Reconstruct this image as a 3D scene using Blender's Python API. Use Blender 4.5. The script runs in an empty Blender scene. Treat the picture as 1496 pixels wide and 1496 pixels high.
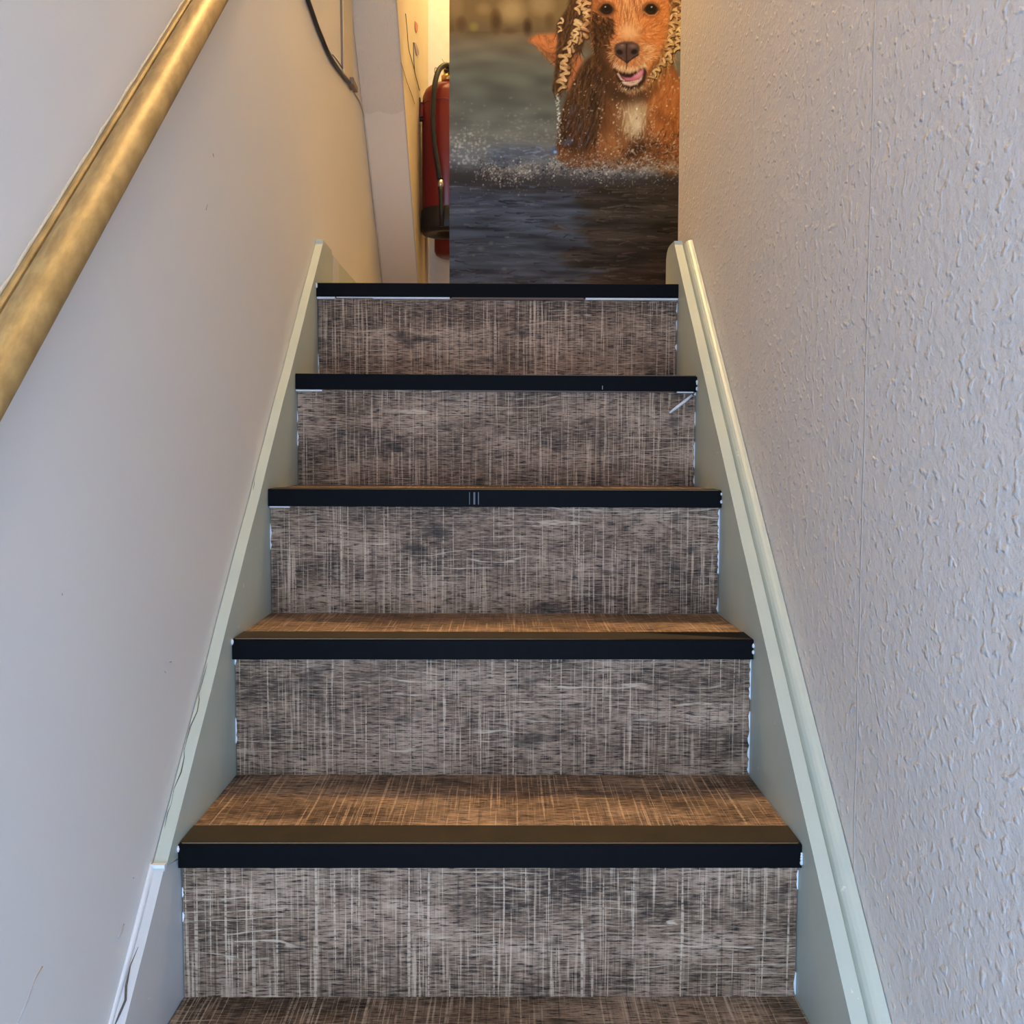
import bpy, bmesh, math, random
import numpy as np
from mathutils import Matrix, Vector

scene = bpy.context.scene
col = scene.collection
# ---------------------------------------------------------------- camera, world, lights, exposure
F = 1450.0                                   # focal length in pixels of the 1496 px frame
CAM = Vector((0.0150, 0.0, 1.28))
CR, CU, CF = Vector((0.99996, -0.0077, 0.0034)), Vector((-0.0029, 0.0614, 0.9981)), Vector((0.0077, 0.9981, -0.0614))
CF.normalize(); CR = (CR - CF*CR.dot(CF)).normalized(); CU = CR.cross(CF)
cd = bpy.data.cameras.new('camera'); cam = bpy.data.objects.new('camera', cd); col.objects.link(cam)
cd.sensor_width = 36.0; cd.lens = F/1496*36.0; cd.clip_start = 0.02
cam.matrix_world = Matrix(((CR.x, CU.x, -CF.x, CAM.x), (CR.y, CU.y, -CF.y, CAM.y), (CR.z, CU.z, -CF.z, CAM.z), (0, 0, 0, 1)))
scene.camera = cam

world = bpy.data.worlds.new('world'); scene.world = world; world.use_nodes = True
wb = world.node_tree.nodes['Background']; wb.inputs[0].default_value = (0.45, 0.66, 1.0, 1); wb.inputs[1].default_value = 0.5

def light(name, kind, loc, energy, color, **kw):
    d = bpy.data.lights.new(name, kind); d.energy = energy; d.color = color
    o = bpy.data.objects.new(name, d); o.location = loc; col.objects.link(o)
    for k, v in kw.items():
        if k == 'rot': o.rotation_euler = v
        else: setattr(d, k, v)
    return o
# added unseen area light standing in for cool daylight from behind the viewer
light('daylight_panel', 'AREA', (0.0, -1.35, 0.95), 104, (0.43, 0.64, 1.0), shape='RECTANGLE', size=1.9, size_y=1.7, rot=(math.pi/2, 0, 0))
# warm bulb over the landing, and one in the passage behind the dog print
light('landing_bulb', 'POINT', (0.0, 2.72, 4.40), 116, (1.0, 0.67, 0.28), shadow_soft_size=0.07)
light('passage_bulb', 'POINT', (0.12, 3.40, 3.45), 26, (1.0, 0.70, 0.30), shadow_soft_size=0.06)

vs = scene.view_settings
vs.view_transform = 'Standard'; vs.look = 'None'; vs.gamma = 1.0; vs.use_curve_mapping = False; vs.exposure = 0.2

# ---------------------------------------------------------------- helpers
def tag(o, label=None, cat=None, group=None, kind=None):
    if label: o['label'] = label
    if cat: o['category'] = cat
    if group: o['group'] = group
    if kind: o['kind'] = kind
    return o
def empty(name, loc):
    o = bpy.data.objects.new(name, None); o.location = loc; o.empty_display_size = .05; col.objects.link(o); return o
def ray(px, py): return CF + CR*((px-748)/F) - CU*((py-748)/F)
def onX(px, py, X): d = ray(px, py); return CAM + d*((X-CAM.x)/d.x)
def onY(px, py, Y): d = ray(px, py); return CAM + d*((Y-CAM.y)/d.y)

class MB:
    def __init__(s): s.v = []; s.f = []; s.smooth = []
    def add(s, vs_, fs, smooth=False):
        b = len(s.v); s.v += [tuple(p) for p in vs_]; s.f += [tuple(i+b for i in f) for f in fs]; s.smooth += [smooth]*len(fs); return s
    def box(s, x0, x1, y0, y1, z0, z1):
        return s.add([(x0,y0,z0),(x1,y0,z0),(x1,y1,z0),(x0,y1,z0),(x0,y0,z1),(x1,y0,z1),(x1,y1,z1),(x0,y1,z1)],
                     [(0,3,2,1),(4,5,6,7),(0,1,5,4),(1,2,6,5),(2,3,7,6),(3,0,4,7)])
    def prism_x(s, yz, x0, x1):               # polygon in the (y, z) plane pushed from x0 to x1
        n = len(yz); V = [(x0, y, z) for y, z in yz]+[(x1, y, z) for y, z in yz]
        return s.add(V, [tuple(range(n)), tuple(range(2*n-1, n-1, -1))]+[(i, i+n, (i+1) % n+n, (i+1) % n) for i in range(n)])
    def sweep(s, prof, path, smooth=True, up=Vector((0,0,1)), closed=True, caps=True):   # prof: (a, b) in side/up axes
        n = len(prof); V = []
        P = [Vector(p) for p in path]
        for i, p in enumerate(P):
            t = (P[min(i+1, len(P)-1)]-P[max(i-1, 0)]).normalized()
            side = t.cross(up); side = side.normalized() if side.length > 1e-5 else Vector((1,0,0)); u = side.cross(t)
            V += [p+side*a+u*b for a, b in prof]
        Fs = []
        for i in range(len(P)-1):
            for j in range(n if closed else n-1):
                k = (j+1) % n; Fs.append((i*n+j, i*n+k, (i+1)*n+k, (i+1)*n+j))
        s.add(V, Fs, smooth)
        if caps and closed: s.add(V[:n], [tuple(range(n))]); s.add(V[-n:], [tuple(range(n-1, -1, -1))])
        return s
    def tube(s, path, r, n=10, up=Vector((0,0,1))):
        rr = r if isinstance(r, (list, tuple)) else [r]*len(path)
        P = [Vector(p) for p in path]; V = []
        for i, p in enumerate(P):
            t = (P[min(i+1, len(P)-1)]-P[max(i-1, 0)]).normalized()
            a = t.cross(up); a = a.normalized() if a.length > 1e-4 else t.cross(Vector((1,0,0))).normalized(); b = a.cross(t)
            V += [p+(a*math.cos(2*math.pi*k/n)+b*math.sin(2*math.pi*k/n))*rr[i] for k in range(n)]
        Fs = [(i*n+j, i*n+(j+1) % n, (i+1)*n+(j+1) % n, (i+1)*n+j) for i in range(len(P)-1) for j in range(n)]
        s.add(V, Fs, True); s.add(V[:n], [tuple(range(n))]); s.add(V[-n:], [tuple(range(n-1, -1, -1))]); return s
    def lathe(s, prof, c, n=40):              # prof: (radius, z)
        V = [(c[0]+r*math.cos(2*math.pi*k/n), c[1]+r*math.sin(2*math.pi*k/n), c[2]+z) for r, z in prof for k in range(n)]
        return s.add(V, [(i*n+j, i*n+(j+1) % n, (i+1)*n+(j+1) % n, (i+1)*n+j) for i in range(len(prof)-1) for j in range(n)], True)
    def build(s, name, mat, parent=None, bevel=0, seg=2):
        me = bpy.data.meshes.new(name); me.from_pydata(s.v, [], s.f); me.update()
        bm = bmesh.new(); bm.from_mesh(me)
        for fc, sm in zip(bm.faces, s.smooth): fc.smooth = sm
        bmesh.ops.remove_doubles(bm, verts=bm.verts, dist=1e-6); bmesh.ops.recalc_face_normals(bm, faces=bm.faces); bm.to_mesh(me); bm.free()
        me.materials.append(mat)
        o = bpy.data.objects.new(name, me); col.objects.link(o)
        if parent is not None:
            o.parent = parent; o.matrix_parent_inverse = Matrix.Translation(-world_loc(parent))
        if bevel:
            m = o.modifiers.new('bevel', 'BEVEL'); m.width = bevel; m.segments = seg; m.limit_method = 'ANGLE'; m.angle_limit = math.radians(40)
        return o
def world_loc(o):
    p = Vector((0, 0, 0))
    return Vector(o.location) if o.type == 'EMPTY' else p
def smooth_path(pts, k=6):
    P = [Vector(p) for p in pts]; out = []
    for i in range(len(P)-1):
        a, b, c, d = P[max(i-1, 0)], P[i], P[i+1], P[min(i+2, len(P)-1)]
        for j in range(k):
            t = j/k; out.append(.5*((2*b)+(c-a)*t+(2*a-5*b+4*c-d)*t*t+(3*b-a-3*c+d)*t**3))
    out.append(P[-1]); return out

# ---------------------------------------------------------------- materials
class NT:
    def __init__(s, name):
        s.m = bpy.data.materials.new(name); s.m.use_nodes = True; s.t = s.m.node_tree; s.b = s.t.nodes['Principled BSDF']
    def n(s, typ, **kw):
        nd = s.t.nodes.new(typ)
        for k, v in kw.items(): setattr(nd, k, v)
        return nd
    def l(s, a, b): s.t.links.new(a, b)
    def coord(s, scale=(1,1,1), rnd=False, kind='Object'):
        tc = s.n('ShaderNodeTexCoord'); mp = s.n('ShaderNodeMapping'); mp.inputs['Scale'].default_value = scale
        src = tc.outputs[kind]
        if rnd:
            oi = s.n('ShaderNodeObjectInfo'); vm = s.n('ShaderNodeVectorMath', operation='MULTIPLY_ADD')
            cx = s.n('ShaderNodeCombineXYZ')
            for i in range(3): s.l(oi.outputs['Random'], cx.inputs[i])
            s.l(cx.outputs[0], vm.inputs[0]); vm.inputs[1].default_value = (7.3, 5.1, 3.7); s.l(src, vm.inputs[2]); src = vm.outputs[0]
        s.l(src, mp.inputs['Vector']); return mp.outputs[0]
    def noise(s, vec, scale=1, detail=2, rough=.5, dist=0):
        nd = s.n('ShaderNodeTexNoise'); nd.inputs['Scale'].default_value = scale; nd.inputs['Detail'].default_value = detail
        nd.inputs['Roughness'].default_value = rough; nd.inputs['Distortion'].default_value = dist; s.l(vec, nd.inputs['Vector']); return nd.outputs['Fac']
    def ramp(s, fac, stops):
        r = s.n('ShaderNodeValToRGB'); e = r.color_ramp.elements
        while len(e) < len(stops): e.new(.5)
        for el, (p, c) in zip(e, stops): el.position = p; el.color = (c, c, c, 1) if isinstance(c, (int, float)) else (*c, 1)
        s.l(fac, r.inputs[0]); return r.outputs[0]
    def mix(s, fac, a, b, mode='MIX'):
        m = s.n('ShaderNodeMix', data_type='RGBA', blend_type=mode)
        for sock, v in ((m.inputs[0], fac), (m.inputs[6], a), (m.inputs[7], b)):
            if isinstance(v, (int, float)): sock.default_value = v
            elif isinstance(v, tuple): sock.default_value = (*v, 1)
            else: s.l(v, sock)
        return m.outputs[2]
    def math(s, op, a, b=0.0):
        m = s.n('ShaderNodeMath', operation=op)
        for sock, v in ((m.inputs[0], a), (m.inputs[1], b)):
            if isinstance(v, (int, float)): sock.default_value = v
            else: s.l(v, sock)
        return m.outputs[0]
    def bump(s, h, strength, dist=.001):
        b = s.n('ShaderNodeBump'); b.inputs['Strength'].default_value = strength; b.inputs['Distance'].default_value = dist
        s.l(h, b.inputs['Height']); s.l(b.outputs[0], s.b.inputs['Normal'])
    def base(s, c):
        if isinstance(c, tuple): s.b.inputs['Base Color'].default_value = (*c, 1)
        else: s.l(c, s.b.inputs['Base Color'])
    def set(s, **kw):
        for k, v in kw.items(): s.b.inputs[k.replace('_', ' ')].default_value = v
        return s

def plain(name, c, rough=.5, var=.08, scale=40, **kw):
    t = NT(name); f = t.noise(t.coord(), scale, 3)
    t.base(t.mix(f, tuple(x*(1-var) for x in c), tuple(min(1, x*(1+var)) for x in c))); t.set(Roughness=rough, **kw); return t.m

def sawn_vinyl(name, flat):
    """Rough-sawn oak print: grey-brown ground, fine horizontal grain, pale vertical saw marks."""
    t = NT(name)
    src = t.coord((1, 1, 1), rnd=True); sp = t.n('ShaderNodeSeparateXYZ'); t.l(src, sp.inputs[0])
    v = t.math('ADD', sp.outputs[1], sp.outputs[2])
    def uv(su, sv):
        c = t.n('ShaderNodeCombineXYZ'); t.l(t.math('MULTIPLY', sp.outputs[0], su), c.inputs[0]); t.l(t.math('MULTIPLY', v, sv), c.inputs[1]); return c.outputs[0]
    patch = t.noise(uv(4.5, 12), 1, 4, .68)
    ground = t.ramp(patch, [(.34, (.070, .040, .022)), (.50, (.215, .130, .077)), (.64, (.42, .275, .180))])
    grain = t.noise(uv(48, 420), 1, 3, .7)                       # fine horizontal grain
    c = t.mix(t.ramp(grain, [(.38, 1), (.49, 0)]), ground, (.026, .016, .011))
    c = t.mix(t.math('MULTIPLY', t.ramp(grain, [(.52, 0), (.66, 1)]), .55), c, (.53, .36, .235))
    saw = t.noise(uv(280, 6), 1, 3, .68); cover = t.ramp(t.noise(uv(9, 5), 1, 2), [(.40, .12), (.60, 1)])
    c = t.mix(t.math('MULTIPLY', t.math('MULTIPLY', t.math('MULTIPLY', t.ramp(saw, [(.55, 0), (.63, 1)]), t.ramp(grain, [(.30, .25), (.48, 1)])), cover), .80), c, (.62, .43, .285))
    c = t.mix(t.math('MULTIPLY', t.ramp(saw, [(.34, 1), (.43, 0)]), .55), c, (.034, .022, .016))
    bold = t.noise(uv(250, 3.2), 1, 2, .5); brk = t.ramp(t.noise(uv(60, 300), 1, 2), [(.36, .15), (.50, 1)])
    c = t.mix(t.math('MULTIPLY', t.math('MULTIPLY', t.ramp(bold, [(.62, 0), (.645, 1)]), brk), .6), c, (.68, .49, .33))
    cath = t.n('ShaderNodeTexWave', wave_type='BANDS', bands_direction='Y'); t.l(uv(2.2, 14), cath.inputs['Vector'])
    cath.inputs['Scale'].default_value = 1.6; cath.inputs['Distortion'].default_value = 9; cath.inputs['Detail'].default_value = 3; cath.inputs['Detail Scale'].default_value = 1.3
    keep = t.ramp(t.noise(uv(6, 12), 1, 2), [(.50, 0), (.60, 1)])
    c = t.mix(t.math('MULTIPLY', t.math('MULTIPLY', t.ramp(cath.outputs['Fac'], [(.955, 0), (.99, 1)]), t.math('MULTIPLY', keep, brk)), .75), c, (.62, .46, .31))
    knots = t.noise(uv(10, 22), 1, 3, .65)
    c = t.mix(t.math('MULTIPLY', t.ramp(knots, [(.585, 0), (.70, 1)]), .75), c, (.024, .016, .011))
    t.base(c); t.set(Roughness=.6, Specular_IOR_Level=.22)
    return t.m

def wall_paint(name, c, relief):
    t = NT(name); big = t.noise(t.coord((1, 1, 1)), 1.6, 4)
    t.base(t.mix(big, tuple(x*.955 for x in c), tuple(min(1, x*1.04) for x in c))); t.set(Roughness=.62 if relief < .5 else .5)
    if relief < .5:
        t.bump(t.noise(t.coord((1, 1, 1)), 260, 1), relief, .0006)
    else:                                                         # lumpy stippled lining paper, drawn out vertically, with paper seams
        a = t.noise(t.coord((1, .55, .75)), 165, 3, .66, 0); b = t.noise(t.coord((1, 1, 1)), 30, 1)
        chips = t.ramp(t.noise(t.coord((1, .6, .75)), 120, 1, .5, 0), [(.57, 0), (.72, 1)])
        h = t.math('ADD', t.math('ADD', a, t.math('MULTIPLY', b, .8)), t.math('MULTIPLY', chips, .7))
        tc = t.n('ShaderNodeTexCoord'); sp = t.n('ShaderNodeSeparateXYZ'); t.l(tc.outputs['Object'], sp.inputs[0])
        wob = t.math('MULTIPLY', t.noise(t.coord((1, 1, 6)), 2, 0), .006)
        for y0 in (1.085, 1.61):
            d = t.math('ABSOLUTE', t.math('SUBTRACT', t.math('ADD', sp.outputs[1], wob), y0+.003))
            h = t.math('ADD', h, t.math('MULTIPLY', t.ramp(t.math('MULTIPLY', d, 100), [(.06, 1), (.22, 0)]), 1.1))
        t.bump(h, relief, .0019)
    return t.m

def gloss_paint(name, c, rough=.42):
    t = NT(name); f = t.noise(t.coord(), 14, 4)
    base = t.mix(f, tuple(x*.92 for x in c), tuple(min(1, x*1.06) for x in c))
    chip = t.ramp(t.noise(t.coord((1, .35, 1)), 75, 3, .6), [(.71, 0), (.74, 1)])
    t.base(t.mix(t.math('MULTIPLY', chip, .55), base, (.78, .78, .74)))
    t.set(Roughness=rough); t.bump(t.noise(t.coord(), 120, 1), .15, .0006); return t.m
def paint_print():
    """Procedural print: a wet spaniel wading in water. Canvas units: 1 cell = about 2 mm of print."""
    X0, Y0, PW, PH = 650, -60, 366, 490
    rng = np.random.default_rng(7)
    cv = np.zeros((PH, PW, 3), np.float32)
    gy, gx = np.mgrid[0:PH, 0:PW].astype(np.float32)
    gx += X0 + .5; gy += Y0 + .5
    def c3(c): return np.array(c, np.float32)/255.
    def blur(a, s):
        if s <= 0: return a
        r = max(1, int(s*2.6)); k = np.exp(-.5*(np.arange(-r, r+1)/s)**2); k /= k.sum()
        for ax in (0, 1):
            pad = [(0, 0)]*a.ndim; pad[ax] = (r, r)
            p = np.pad(a, pad, mode='edge'); o = np.zeros_like(a)
            for i, w in enumerate(k):
                sl = [slice(None)]*a.ndim; sl[ax] = slice(i, i+a.shape[ax]); o += w*p[tuple(sl)]
            a = o
        return a
    def noise(sx, sy, seed):
        r = np.random.default_rng(seed)
        n = r.standard_normal((PH, PW)).astype(np.float32)
        def b1(a, s, ax):
            rr = max(1, int(s*2.6)); k = np.exp(-.5*(np.arange(-rr, rr+1)/s)**2); k /= k.sum()
            pad = [(0, 0), (0, 0)]; pad[ax] = (rr, rr); p = np.pad(a, pad, mode='wrap'); o = np.zeros_like(a)
            for i, w in enumerate(k):
                sl = [slice(None)]*2; sl[ax] = slice(i, i+a.shape[ax]); o += w*p[tuple(sl)]
            return o
        n = b1(b1(n, sy, 0), sx, 1)
        return n/(n.std()+1e-9)
    def mask(poly):
        P = np.array(poly, np.float32); m = np.zeros((PH, PW), bool); j = len(P)-1
        for i in range(len(P)):
            xi, yi = P[i]; xj, yj = P[j]
            if yi != yj:
                cnd = ((yi > gy) != (yj > gy)) & (gx < (xj-xi)*(gy-yi)/(yj-yi)+xi)
                m ^= cnd
            j = i
        return m.astype(np.float32)
    def mix(col, a):
        cv[:] = cv*(1-a[..., None]) + c3(col)*a[..., None] if np.ndim(col) == 1 else cv*(1-a[..., None]) + col*a[..., None]
    def fill(col, poly, soft=1.0, op=1.0): 
        a = blur(mask(poly), soft)*op; mix(col, a); return a
    def ell(col, cx, cy, rx, ry, soft=.25, op=1.0, rot=0):
        c, s = math.cos(rot), math.sin(rot); dx, dy = gx-cx, gy-cy
        d = np.sqrt(((dx*c+dy*s)/rx)**2+((-dx*s+dy*c)/ry)**2)
        mix(col, np.clip((1-d)/soft, 0, 1)*op)
    def stroke(pts, w0, w1, col, op=1.0):
        col = c3(col); n = len(pts)-1
        for i in range(n):
            (x0, y0), (x1, y1) = pts[i], pts[i+1]
            wa = w0+(w1-w0)*i/n; wb = w0+(w1-w0)*(i+1)/n; m = max(wa, wb)+1.5
            ix0 = int(max(0, min(x0, x1)-m-X0)); ix1 = int(min(PW, max(x0, x1)+m-X0+1))
            iy0 = int(max(0, min(y0, y1)-m-Y0)); iy1 = int(min(PH, max(y0, y1)+m-Y0+1))
            if ix1 <= ix0 or iy1 <= iy0: continue
            X = gx[iy0:iy1, ix0:ix1]; Y = gy[iy0:iy1, ix0:ix1]
            dx, dy = x1-x0, y1-y0; L = dx*dx+dy*dy+1e-9
            t = np.clip(((X-x0)*dx+(Y-y0)*dy)/L, 0, 1)
            d = np.hypot(X-x0-t*dx, Y-y0-t*dy); w = wa+(wb-wa)*t
            a = np.clip(w-d+.5, 0, 1)*op
            cv[iy0:iy1, ix0:ix1] = cv[iy0:iy1, ix0:ix1]*(1-a[..., None])+col*a[..., None]
    def dot(x, y, r, col, op=1.0): stroke([(x, y), (x+.01, y)], r, r, col, op)
    def D(cx, cy): return (780+cx/5.343, cy/5.343)          # detail frame of the dog
    def DP(pts): return [D(*p) for p in pts]
    def jit(col, s): return tuple(np.clip(np.array(col)+rng.normal(0, s)+rng.normal(0, s*.3, 3), 0, 255))
    def fur(poly, n, length, w, cols, ang, spread=.35, op=.7, curl=0.):
        P = np.array(poly); lo, hi = P.min(0), P.max(0); m = mask(poly); k = 0; tries = 0
        while k < n and tries < n*12:
            tries += 1
            x = rng.uniform(lo[0], hi[0]); y = rng.uniform(lo[1], hi[1])
            ix, iy = int(x-X0), int(y-Y0)
            if not (0 <= ix < PW and 0 <= iy < PH) or m[iy, ix] < .5: continue
            k += 1
            a = (ang(x, y) if callable(ang) else ang)+rng.normal(0, spread); L = length*rng.uniform(.5, 1.3)
            pts = [(x, y)]; c = rng.normal(0, curl)
            for s in range(3):
                pts.append((pts[-1][0]+math.cos(a)*L/3, pts[-1][1]+math.sin(a)*L/3)); a += c
            stroke(pts, w, w*.35, jit(cols[rng.integers(len(cols))], 9), op)
    # ---------- far bank, water -----------------------------------------------------------------
    stops = [(-60, (126, 100, 62)), (20, (128, 102, 66)), (45, (112, 92, 66)), (58, (118, 104, 84)), (80, (112, 106, 92)), (110, (102, 103, 92)),
             (160, (100, 102, 94)), (200, (112, 112, 106)), (232, (94, 98, 104)), (262, (64, 62, 64)), (285, (64, 68, 78)), (340, (66, 72, 84)), (430, (70, 73, 84))]
    ys = np.array([s[0] for s in stops]); cs = np.array([s[1] for s in stops], np.float32)/255
    for c in range(3): cv[..., c] = np.interp(gy, ys, cs[:, c])
    cv[:] *= (1+.05*noise(14, 5, 3)*(gy > 45))[..., None]
    for (x, y, rx, ry, col, op) in [(663, 6, 16, 26, (150, 122, 84), .7), (745, 14, 26, 24, (176, 148, 104), .8), (788, 6, 24, 20, (168, 140, 100), .7), (690, 38, 9, 9, (140, 124, 64), .9),
            (722, 30, 11, 22, (84, 60, 34), .8), (704, 12, 14, 12, (156, 128, 88), .6), (768, 38, 9, 16, (70, 50, 32), .85), (672, 34, 10, 14, (92, 68, 42), .7), (800, 30, 10, 16, (92, 72, 44), .6),
            (655, 40, 8, 10, (104, 80, 50), .7), (742, 44, 14, 6, (96, 74, 46), .6), (700, -30, 30, 20, (110, 84, 52), .7), (780, -35, 30, 22, (150, 124, 86), .7)]:
        ell(col, x, y, rx, ry, .7, op)
    # bokeh foam behind
    for i in range(260):
        x = rng.uniform(652, 830); y = rng.normal(196, 22)
        if y > 236 or y < 140: continue
        ell((176, 172, 160), x, y, rng.uniform(1.5, 4), rng.uniform(1.2, 3), .8, rng.uniform(.1, .35))
    for i in range(130):
        x = rng.normal(676, 17); y = rng.normal(216, 13)
        if x < 652: continue
        ell((206, 202, 192), x, y, rng.uniform(1.2, 3.2), rng.uniform(1.2, 3.2), .7, rng.uniform(.2, .6))
    fill((72, 82, 104), [(712, 212), (760, 208), (800, 218), (806, 232), (760, 240), (716, 236)], 5, .55)
    for i in range(60):
        x = rng.uniform(705, 805); y = rng.uniform(210, 240); stroke([(x, y), (x+rng.uniform(4, 12), y+rng.normal(0, 2))], .8, .4, jit((120, 132, 158), 22), .5)
    # near water
    fill((52, 48, 48), [(650, 244), (720, 250), (780, 262), (860, 262), (930, 258), (1020, 240), (1020, 278), (930, 284), (800, 280), (700, 272), (650, 268)], 4, .7)
    bd = np.clip((gx-(838+.09*(gy-262)+16*noise(22, 5, 41)+9*noise(9, 2.5, 42)))/26+.5, 0, 1)*np.clip((gy-258)/14, 0, 1); mix((56, 46, 37), bd*.85)
    fill((46, 36, 30), [(905, 350), (1020, 340), (1020, 430), (890, 430)], 8, .5)
    rp = noise(16, 1.6, 11); rp2 = noise(30, 3.2, 12); low = np.clip((gy-258)/22, 0, 1)
    cv[:] *= (1+(.10*rp+.12*rp2)*low)[..., None]
    bl = np.clip((gy-262)/30, 0, 1)*np.clip((860-gx)/90, 0, 1)*np.clip(noise(26, 3, 15)*.5+.2, 0, 1)
    mix((80, 87, 104), bl*.5)
    for i in range(620):
        x = rng.uniform(652, 1010); y = rng.uniform(268, 425); left = x < 840-.2*(y-300)
        L = rng.uniform(8, 34); c = (92, 98, 112) if left else (96, 82, 68)
        if rng.random() < .45: c = (38, 42, 54) if left else (36, 28, 22)
        stroke([(x-L/2, y+rng.normal(0, 1.2)), (x, y+rng.normal(0, .6)), (x+L/2, y+rng.normal(0, 1.4))], rng.uniform(.4, 1.4), .2, jit(c, 12), rng.uniform(.25, .7))
    for x, y, r in [(700, 362, 5), (716, 354, 4), (735, 392, 4), (688, 306, 3), (690, 372, 2.5), (740, 345, 2.5)]: ell((126, 122, 112), x, y, r*1.5, r, .8, .5)
    # ---------- tail, body ------------------------------------------------------------------------
    tail = [(768, 59), (776, 51), (788, 48), (812, 47), (826, 60), (836, 76), (830, 110), (812, 98), (798, 84), (787, 72), (777, 62)]
    fill((150, 92, 52), tail, 2.0); fill((206, 122, 68), [(768, 59), (782, 49), (812, 48), (822, 66), (808, 76), (792, 68), (780, 61)], 2.2)
    fur(tail, 160, 10, .8, [(214, 132, 78), (176, 104, 58), (120, 74, 42)], .9, .5, .45)
    body = DP([(430, 420), (330, 520), (270, 650), (215, 830), (195, 950), (190, 1080), (110, 1180), (250, 1290), (700, 1300), (1145, 1330), (1145, 660), (1100, 560), (1040, 440), (700, 300)])
    fill((112, 68, 38), body, 1.6)
    fill((66, 42, 24), DP([(430, 420), (330, 520), (250, 720), (195, 960), (190, 1090), (330, 1200), (470, 1080), (520, 900), (560, 620), (520, 440)]), 5, .92)
    fill((182, 106, 54), DP([(870, 560), (1050, 500), (1145, 650), (1145, 960), (1000, 1080), (880, 1020), (850, 820), (830, 700)]), 6, .9)
    fill((150, 84, 42), DP([(1000, 1050), (1145, 960), (1145, 1330), (980, 1330)]), 6, .8)
    fill((174, 116, 68), DP([(480, 1090), (600, 1000), (700, 1080), (700, 1220), (520, 1240)]), 6, .7)
    fill((92, 64, 42), DP([(560, 620), (700, 680), (830, 660), (860, 760), (700, 800), (560, 780)]), 6, .8)
    fill((46, 28, 16), DP([(690, 1180), (760, 1120), (860, 1080), (880, 1130), (780, 1200), (700, 1230)]), 4, .85)
    fur(body, 900, 14, .9, [(150, 92, 48), (118, 72, 38), (184, 116, 62), (84, 52, 28)], lambda x, y: 1.5+.004*(x-900), .3, .22)
    fur(DP([(330, 520), (250, 720), (195, 960), (190, 1080), (470, 1080), (520, 900), (560, 600), (430, 430)]), 420, 22, .9, [(52, 32, 18), (88, 58, 34), (40, 24, 14), (116, 84, 62)], lambda x, y: 1.85, .22, .5)
    fur(DP([(880, 600), (1050, 520), (1145, 660), (1145, 950), (1000, 1070), (880, 1000)]), 260, 13, .8, [(206, 128, 70), (160, 92, 44), (222, 150, 92)], lambda x, y: 1.9-.01*(x-960), .3, .28)
    fill((150, 112, 74), DP([(640, 760), (860, 740), (880, 900), (840, 1040), (720, 1080), (620, 950)]), 7, .8); ell((204, 178, 142), *D(775, 890), 19, 33, .9, .95, .14); ell((220, 200, 168), *D(790, 955), 10, 17, .95, .85)
    fur(DP([(660, 760), (870, 760), (860, 1020), (700, 1060)]), 150, 14, .7, [(226, 204, 170), (190, 160, 122)], 1.6, .2, .35)
    fill((112, 60, 28), DP([(940, 830), (1040, 880), (1100, 980), (1000, 960), (900, 900)]), 5, .6)
    for i in range(16):                                          # cool wet sheen on the dark flank
        x, y = D(rng.uniform(250, 420), rng.uniform(780, 1090)); stroke([(x, y), (x-3, y+9), (x-7, y+15)], 1.1, .3, (92, 88, 104), .5)
    fill((72, 104, 150), DP([(110, 1150), (160, 1120), (180, 1190), (130, 1200)]), 1.5, .8); ell((140, 176, 214), *D(155, 1172), 3.4, 3, .6, .9)
    fill((84, 88, 116), DP([(200, 1090), (290, 1060), (300, 1100), (220, 1120)]), 2, .7)
    fill((58, 36, 22), DP([(560, 560), (640, 640), (760, 720), (860, 680), (900, 600), (960, 620), (880, 760), (720, 790), (580, 760), (520, 640)]), 7, .75)
    # ---------- ears -------------------------------------------------------------------------------
    earl = DP([(290, -80), (240, 60), (160, 180), (168, 330), (150, 540), (130, 690), (165, 718), (220, 700), (270, 590), (345, 400), (420, 210), (450, 0), (440, -160)])
    fill((72, 46, 27), earl, 1.2)
    fill((190, 108, 62), DP([(280, 430), (340, 400), (370, 450), (330, 530), (260, 690), (230, 690), (270, 560)]), 2, .9)
    fur(earl, 380, 16, .9, [(96, 64, 38), (48, 30, 18), (124, 84, 50)], 1.75, .3, .55, .15)
    earr = DP([(1020, -150), (1150, -150), (1160, 60), (1135, 260), (1090, 390), (1050, 480), (1000, 560), (930, 600), (880, 580), (940, 430), (1005, 270), (1030, 120)])
    fill((142, 92, 50), earr, 1.4)
    fill((74, 44, 24), DP([(1010, -100), (1050, -100), (1045, 100), (1020, 160)]), 2, .9)
    fur(earr, 300, 14, .9, [(176, 124, 70), (104, 64, 34), (200, 150, 92)], 1.7, .35, .55, .2)
    def curls(cx, cy, n, r, cols, tilt):
        for i in range(n):
            x, y = D(cx+rng.normal(0, 18), cy+rng.normal(0, 20)); rr = r*rng.uniform(.6, 1.2); a0 = tilt+rng.normal(0, .7); sg = 1 if rng.random() < .6 else -1
            pts = [(x+rr*math.cos(a0+sg*t)*(.55+.12*t), y+rr*math.sin(a0+sg*t)) for t in np.linspace(0, 3.4, 8)]
            stroke([(p[0]+.9, p[1]+.9) for p in pts], 2.1, 1.0, (62, 38, 20), .55)
            stroke(pts, 1.7, .7, jit(cols[rng.integers(len(cols))], 12), .95)
            stroke([(p[0]-.5, p[1]-.4) for p in pts[1:5]], .6, .3, (242, 214, 160), .75)
    blond = [(206, 164, 114), (190, 146, 98), (218, 180, 130), (168, 124, 80)]
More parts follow.
